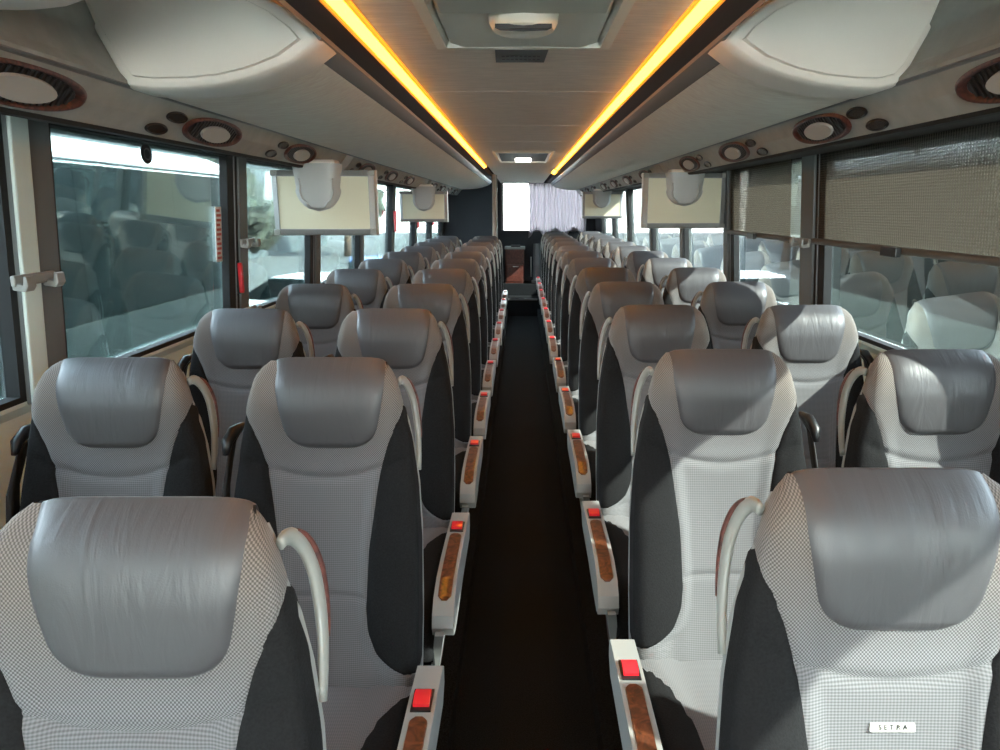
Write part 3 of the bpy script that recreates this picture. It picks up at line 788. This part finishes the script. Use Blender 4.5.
# roof hatches -------------------------------------------------------------------
r = empty('roof_hatch', (.003, 1.52, hz(ch)), 'large roof hatch in the ceiling nearest the camera', 'roof hatch', 'roof hatches')
def ringframe(x, y0, y1, z, ix, iy0, iy1, iz):
    vs = [(-x, y0, z), (x, y0, z), (x, y1, z), (-x, y1, z), (-ix, iy0, iz), (ix, iy0, iz), (ix, iy1, iz), (-ix, iy1, iz)]
    return vs, [(i, (i + 1) % 4, 4 + (i + 1) % 4, 4 + i) for i in range(4)]
mb = MB(); 
for a in (ringframe(.222, -.48, .44, -.0, .216, -.475, .435, -.016), ringframe(.216, -.475, .435, -.016, .190, -.44, .395, -.020), ringframe(.190, -.44, .395, -.020, .182, -.42, .388, -.001)): mb.add(*a)
mb.build('hatch_frame', M['hatch'], r, smooth=False, bev=.003)
ringb = MB(); 
for a in (ringframe(.2245, -.482, .443, .001, .222, -.48, .440, -.004),): ringb.add(*a)
ringb.build('edge_trim', M['beige'], r, smooth=False)
# moulded tray: two shoulders and a centre bowl
rows = []
for i in range(13):
    t = i / 12; y = .06 + t * .33; row = []
    for j in range(-14, 15):
        x = .180 * j / 14; s = abs(x)
        z = -.003 - .014 * math.sin(PI * t * .5) * (1 if s < .14 else max(0, 1 - (s - .14) / .04)) - .006 * (s / .18) ** 2
        row.append((x, y, z))
    rows.append(row)
vs, fs = grid(rows); mesh('tray', vs, fs, M['hatch'], r)
MB().box(-.172, .172, -.41, .06, -.024, .0).build('hatch_panel', M['hatchd'], r, smooth=False, bev=.006)
mb = MB(); n = 20; vs = []; fs = []
prof = [(.080, .0), (.076, -.026), (.068, -.040), (.054, -.045), (.0, -.047)]
for rad, z in prof: vs += [(rad * math.cos(-PI / 2 + 2 * PI * i / n) * .95, .125 + rad * math.sin(-PI / 2 + 2 * PI * i / n), z) for i in range(n)]
for k in range(4): fs += [(k * n + i, k * n + (i + 1) % n, (k + 1) * n + (i + 1) % n, (k + 1) * n + i) for i in range(n)]
mesh('grip_bowl', vs, fs, M['hatch'], r, ang=40)
MB().prism([(-.058, .066), (-.048, .086), (0, .096), (.048, .086), (.058, .066)], 'z', -.0485, -.04).build('grip_opening', M['black'], r, smooth=False)
MB().box(-.055, -.0, .395, .40, -.02, -.02)
pl = MB().prism([(-.070, 2.00), (.070, 2.00), (.062, 2.19), (-.074, 2.19)], 'z', hz(ch) - .003, hz(ch) + .001).build('instruction_plate', M['label'], smooth=False)
pl.location = (.0, 0, 0); tag(pl, 'small dark instruction plate on the ceiling behind the large hatch', 'plate')
mb = MB()
for i in range(2):
    for j in range(9): mb.box(-.055 + j * .012, -.055 + j * .012 + .008, 2.10 + i * .04, 2.112 + i * .04, hz(ch) - .0035, hz(ch) - .003)
mb.build('print', plain('plate_print', (.02, .02, .02), .6), pl, smooth=False)
r = empty('roof_hatch', (.01, 6.05, hz(ch)), 'small dark roof hatch farther back with a white lamp', 'roof hatch', 'roof hatches')
mb = MB(); mb.add(*ringframe(.23, -.6, .6, .0, .20, -.56, .56, -.016)); mb.add(*ringframe(.20, -.56, .56, -.016, .19, -.54, .54, .02)); mb.build('hatch_frame', M['hatch'], r, smooth=False)
MB().box(-.19, .19, -.54, .54, -.005, .02).build('hatch_panel', M['label'], r, smooth=False, bev=.004)
MB().box(-.065, .065, .16, .42, -.018, -.004).build('lamp', M['lamp'], r, smooth=False, bev=.004)

# rounded overhead housing at the front left ------------------------------------
o = bpy.data.objects
vs = []; fs = []; n = 32; m_ = 16
for i in range(m_ + 1):
    ph = -PI / 2 + PI * i / m_
    for j in range(n):
        th = 2 * PI * j / n
        f = lambda c, e=.8: math.copysign(abs(c) ** e, c)
        vs.append((.20 * f(math.cos(ph)) * f(math.cos(th)), .30 * f(math.cos(ph)) * f(math.sin(th)), .12 * f(math.sin(ph))))
for i in range(m_):
    for j in range(n): fs.append((i * n + j, i * n + (j + 1) % n, (i + 1) * n + (j + 1) % n, (i + 1) * n + j))
hs = mesh('trim_housing', vs, fs, M['cap'], loc=(-.845, 1.12, hz(.425)))
struct(hs)

# front of the coach, behind the camera
fw = MB().box(-1.25, 1.25, Y0 - .06, Y0, -.05, hz(-.70)).box(-1.25, 1.25, Y0 - .06, Y0, hz(.38), hz(.74)).box(-1.25, -1.1, Y0 - .06, Y0, hz(-.70), hz(.38)).box(1.1, 1.25, Y0 - .06, Y0, hz(-.70), hz(.38))
struct(fw.build('wall_front', M['part'], smooth=False))
struct(MB().box(-1.1, 1.1, Y0 - .03, Y0 - .02, hz(-.70), hz(.38)).build('window_20', M['rglass'], smooth=False))
# rear of the coach ---------------------------------------------------------------
struct(MB().box(-1.25, 1.25, Y1, Y1 + .05, 0, hz(-.35)).box(-1.25, -.30, Y1, Y1 + .05, hz(-.35), hz(.7)).box(1.0, 1.25, Y1, Y1 + .05, hz(-.35), hz(.7)).box(-.30, 1.0, Y1, Y1 + .05, hz(.385), hz(.7)).build('wall_rear', M['part'], smooth=False))
wr = struct(MB().box(-.30, 1.0, Y1 + .02, Y1 + .03, hz(-.35), hz(.385)).build('window_19', M['rglass'], smooth=False))
MB().box(-.34, -.30, Y1 - .02, Y1 + .04, hz(-.36), hz(.39)).box(-.30, 1.0, Y1 - .02, Y1 + .04, hz(-.375), hz(-.35)).build('window_frame', M['lipg'], wr, smooth=False)
# partition at the left rear
p = struct(MB().box(-1.2, -.45, 11.2, 11.25, POD, hz(.402)).build('wall_partition', M['part'], smooth=False))
g = empty('grab_post', (-.345, 9.15, POD), 'pale vertical post from platform to ceiling at the end of the seat row', 'post')
MB().box(-.022, .022, -.03, .03, .02, hz(ch) - POD - .002).build('post', M['beige'], g, smooth=False, bev=.008)
MB().box(.023, .040, -.02, .02, .02, hz(ch) - POD - .01).build('post_edge', M['shell'], g, smooth=False, bev=.006)
MB().box(-.05, .05, -.05, .05, 0, .02).build('foot_plate', M['leg'], g, smooth=False, bev=.004)
# wooden cabinet with pale top
cb = empty('wooden_cabinet', (-.115, 11.75, .44), 'reddish wooden cabinet with pale top at the end of the aisle', 'cabinet')
MB().box(-.15, .15, -.13, .20, 0, .54).build('body', M['mahog'], cb, smooth=False, bev=.004)
MB().box(-.165, .165, -.15, .22, .54, .575).build('counter_top', M['shell'], cb, smooth=False, bev=.006)
dd = MB().box(-.135, .135, -.142, -.13, .03, .30).build('door', M['mahog'], cb, smooth=False, bev=.003)
MB().box(-.03, .06, -.152, -.142, .262, .272).build('handle', M['chrome'], dd, smooth=False)
MB().box(-.135, .135, -.142, -.13, .32, .52).build('drawer', M['mahog'], cb, smooth=False, bev=.003)
MB().box(-.06, .09, -.10, .04, .575, .60).build('tray_recess', M['black'], cb, smooth=False)
cs = empty('corner_column', (.235, 11.72, .44), 'grey padded column beside the cabinet below the curtain', 'column')
MB().tube([(0, 0, 0), (0, 0, .05), (0, 0, .5), (0, 0, .62)], [.07, .055, .055, .05], 16).build('column', M['lipg'], cs, ang=40)
MB().tube([(-.09, -.06, .10), (-.09, -.06, .42)], .010, 8).build('rail', M['chrome'], cs)
MB().box(-.08, .08, -.12, .0, 0, .045).build('foot', M['shell'], cs, smooth=False, bev=.01)
# curtain
rows = []
for i in range(9):
    t = i / 8; z = hz(.385) - t * .86; row = []
    for j in range(121):
        s = j / 120; x = .105 + s * .93 + .01 * math.sin(7 * s + 3 * t)
        y = 11.93 + .026 * math.sin(s * 2 * PI * 17 + .8 * math.sin(s * 9)) + .012 * math.sin(s * 2 * PI * 6.3 + t) 
        if t > .9: z += .012 * math.sin(s * 20)
        row.append((x, y, z if i < 8 else z + .05 * s))
    rows.append(row)
vs, fs = grid(rows); cu = mesh('curtain', vs, fs, M['curtain']); tag(cu, 'pale pleated curtain drawn over half of the rear window', 'curtain')
so = cu.modifiers.new('Solidify', 'SOLIDIFY'); so.thickness = .003

M['dglass'].node_tree.nodes['Principled BSDF'].inputs['Specular IOR Level'].default_value = .03
# ------------------------------------------------------------------ outside
GZ = -1.35
g = struct(MB().box(-60, 60, -30, 90, GZ - .1, GZ).build('ground', M['asphalt'], smooth=False))
def coach(x, y0, y1, sg, label):
    r = empty('parked_coach', (x, (y0 + y1) / 2, GZ), label, 'coach', 'parked coaches'); L = (y1 - y0) / 2
    # sg: side facing us is -sg*...; face plane at x=0 local, body extends by sg*2.5
    zr = hz(.50) - GZ; wt, wbm = hz(.30) - GZ, hz(-.80) - GZ
    prof = [(0, .35), (0, zr - .22), (sg * .06, zr - .08), (sg * .25, zr), (sg * 1.25, zr + .06), (sg * 2.25, zr), (sg * 2.5, zr - .2), (sg * 2.5, .35)]
    MB().prism(prof, 'y', -L, L).build('body', M['white'], r, smooth=False, bev=.03)
    n = max(2, round((y1 - y0) / 1.5)); st = 2 * L / n
    for i in range(n):
        w = MB().box(-sg * .012, sg * .02, -L + i * st + .006, -L + (i + 1) * st - .006, wbm, wt).build('window', M['dglass'], r, smooth=False)
    MB().box(-sg * .01, sg * .02, -L, L, wt + .03, wt + .06).build('roof_rail', M['silver'], r, smooth=False)
    MB().box(-sg * .015, sg * .02, -L + .02, L - .02, .36, wbm - .004).build('lower_panel', M['lower'], r, smooth=False)
    for yy in (-L * .6, L * .62):
        MB().add([(-sg * .02 + sg * .25 * q, yy + .48 * math.cos(2 * PI * i / 20), .48 + .48 * math.sin(2 * PI * i / 20)) for q in (0, 1) for i in range(20)],
                 [(i, (i + 1) % 20, 20 + (i + 1) % 20, 20 + i) for i in range(20)] + [tuple(range(20)), tuple(range(20, 40))]).build('wheel', M['tyre'], r, smooth=False)
coach(-3.1, -3.5, 8.0, -1, 'white parked coach outside the bare windows')
coach(3.2, -3.5, 8.6, 1, 'white parked coach outside the roller blind windows')
def car(x, y, rz, m, label):
    r = empty('parked_car', (x, y, GZ), label, 'car', rot=(0, 0, rz))
    body = [(-2.1, .35), (-2.15, .7), (-1.9, .85), (-1.2, .95), (1.2, .97), (2.0, .85), (2.15, .6), (2.1, .35)]
    MB().prism(body, 'x', -.85, .85).build('body', m, r, smooth=False, bev=.08)
    MB().prism([(-1.3, .93), (-.7, 1.42), (.6, 1.46), (1.5, .95)], 'x', -.74, .74).build('cabin', M['dglass'], r, smooth=False, bev=.06)
    MB().prism([(-.68, 1.42), (-.6, 1.48), (.5, 1.50), (.62, 1.45)], 'x', -.70, .70).build('roof', m, r, smooth=False, bev=.02)
    for yy in (-1.3, 1.35):
        for sx in (-1, 1):
            MB().add([(sx * (.70 + .17 * q), yy + .32 * math.cos(2 * PI * i / 16), .32 + .32 * math.sin(2 * PI * i / 16)) for q in (0, 1) for i in range(16)],
                     [(i, (i + 1) % 16, 16 + (i + 1) % 16, 16 + i) for i in range(16)] + [tuple(range(16)), tuple(range(16, 32))]).build('wheel', M['tyre'], r, smooth=False)
car(-5.6, 11.6, 1.2, M['carred'], 'red car parked outside beyond the nearer monitor')
car(-4.8, 16.5, 1.3, M['white'], 'white car parked outside beside the red car')
car(-4.6, 22.5, .2, M['carblue'], 'blue car parked outside in the distance')
car(5.2, 17.0, .2, M['white'], 'white car parked outside on the roller blind side')
def add_backdrop(x, y, w, l, h, m, label):  # invented building, added to cover the overbright sky low in the windows
    r = empty('backdrop_building', (x, y, GZ), label, 'building', 'added backdrop buildings covering the bright sky')
    s = 1 if x < 0 else -1
    MB().box(-w / 2, w / 2, -l / 2, l / 2, 0, h).build('wall', m, r, smooth=False)
    MB().prism([(-w / 2 - .2, h), (w / 2 + .2, h), (w / 2 + .2, h + .25), (0, h + .9), (-w / 2 - .2, h + .25)], 'y', -l / 2 - .2, l / 2 + .2).build('roof', M['roofm'], r, smooth=False)
    n = int(l / 5)
    for i in range(n):
        yy = -l / 2 + (i + .5) * l / n
        MB().box(s * w / 2 - .02, s * w / 2 + .03, yy - 1.4, yy + 1.4, h - 3.0, h - 1.8).build('window', M['dglass'], r, smooth=False)
M['bluegrey'] = plain('blue_grey_cladding', (.045, .06, .065), .8, noise=.25, nscale=.6)
M['roofm'] = plain('roof_sheet', (.05, .065, .07), .7)
add_backdrop(-20, 30, 8, 60, 6.6, M['bluegrey'], 'long blue grey building added to cover bright sky beyond the bare windows')
add_backdrop(21, 26, 8, 60, 6.4, M['bluegrey'], 'long blue grey building added to cover bright sky beyond the roller blind windows')
def tree(x, y, s, label):
    r = empty('tree', (x, y, GZ), label, 'tree', 'trees in the distance')
    MB().tube([(0, 0, 0), (.1, 0, 1.5 * s), (0, .1, 3 * s)], [.25, .2, .1], 8).build('trunk', M['bark'], r)
    mb = MB()
    for q in range(10):
        a = random.uniform(0, 2 * PI); rr = random.uniform(0, 1.4) * s; c = (rr * math.cos(a), rr * math.sin(a), (3 + random.uniform(-.8, 1.6)) * s); R = random.uniform(.7, 1.2) * s
        vs = []; fs = []
        for i in range(9):
            for j in range(12):
                ph = -PI / 2 + PI * i / 8; th = 2 * PI * j / 12; k = R * random.uniform(.8, 1.15)
                vs.append((c[0] + k * math.cos(ph) * math.cos(th), c[1] + k * math.cos(ph) * math.sin(th), c[2] + k * math.sin(ph)))
        for i in range(8):
            for j in range(12): fs.append((i * 12 + j, i * 12 + (j + 1) % 12, (i + 1) * 12 + (j + 1) % 12, (i + 1) * 12 + j))
        mb.add(vs, fs)
    mb.build('crown', M['leaf'], r, smooth=False)
tree(-12, 30, 1.0, 'leafy tree far off beyond the parked cars'); tree(-11, 46, 1.1, 'taller tree far off behind the leafy one')
tree(13, 36, 1.1, 'leafy tree far off on the roller blind side')

# ------------------------------------------------------------------ light
W = bpy.data.worlds.new('sky'); bpy.context.scene.world = W; W.use_nodes = True; nt = W.node_tree
bg = nt.nodes['Background']
tc = N(nt, 'ShaderNodeTexCoord'); sp = N(nt, 'ShaderNodeSeparateXYZ'); nt.links.new(tc.outputs['Generated'], sp.inputs[0])
f = mth(nt, 'MULTIPLY_ADD', sp.outputs[2], 1.6, .05, clamp=True)
nt.links.new(mixc(nt, f, (1.0, 1.0, 1.0), (.64, .78, .96)), bg.inputs[0]); bg.inputs[1].default_value = 5.2
sun = bpy.data.lights.new('sun', 'SUN'); sun.energy = 17; sun.angle = math.radians(.8); sun.color = (1, .96, .88)
so = bpy.data.objects.new('sun', sun); C.objects.link(so)
d = Vector((-.72, .42, -.62)); so.rotation_euler = d.to_track_quat('-Z', 'Y').to_euler()

# ------------------------------------------------------------------ camera
cam = bpy.data.cameras.new('camera'); co = bpy.data.objects.new('camera', cam); C.objects.link(co)
cam.sensor_width = 36; cam.lens = 25.92; cam.clip_start = .02; cam.clip_end = 500
cam.shift_x = -22 / 1000
co.location = (0, 0, H); co.rotation_euler = (math.radians(90 - 13.06), 0, 0)
sc = bpy.context.scene; sc.camera = co
sc.view_settings.view_transform = 'Standard'; sc.view_settings.look = 'None'; sc.view_settings.gamma = 1
sc.view_settings.use_curve_mapping = False; sc.view_settings.exposure = 2.87
sc.cycles.max_bounces = 12; sc.cycles.diffuse_bounces = 8; sc.cycles.transparent_max_bounces = 16; sc.cycles.caustics_reflective = False
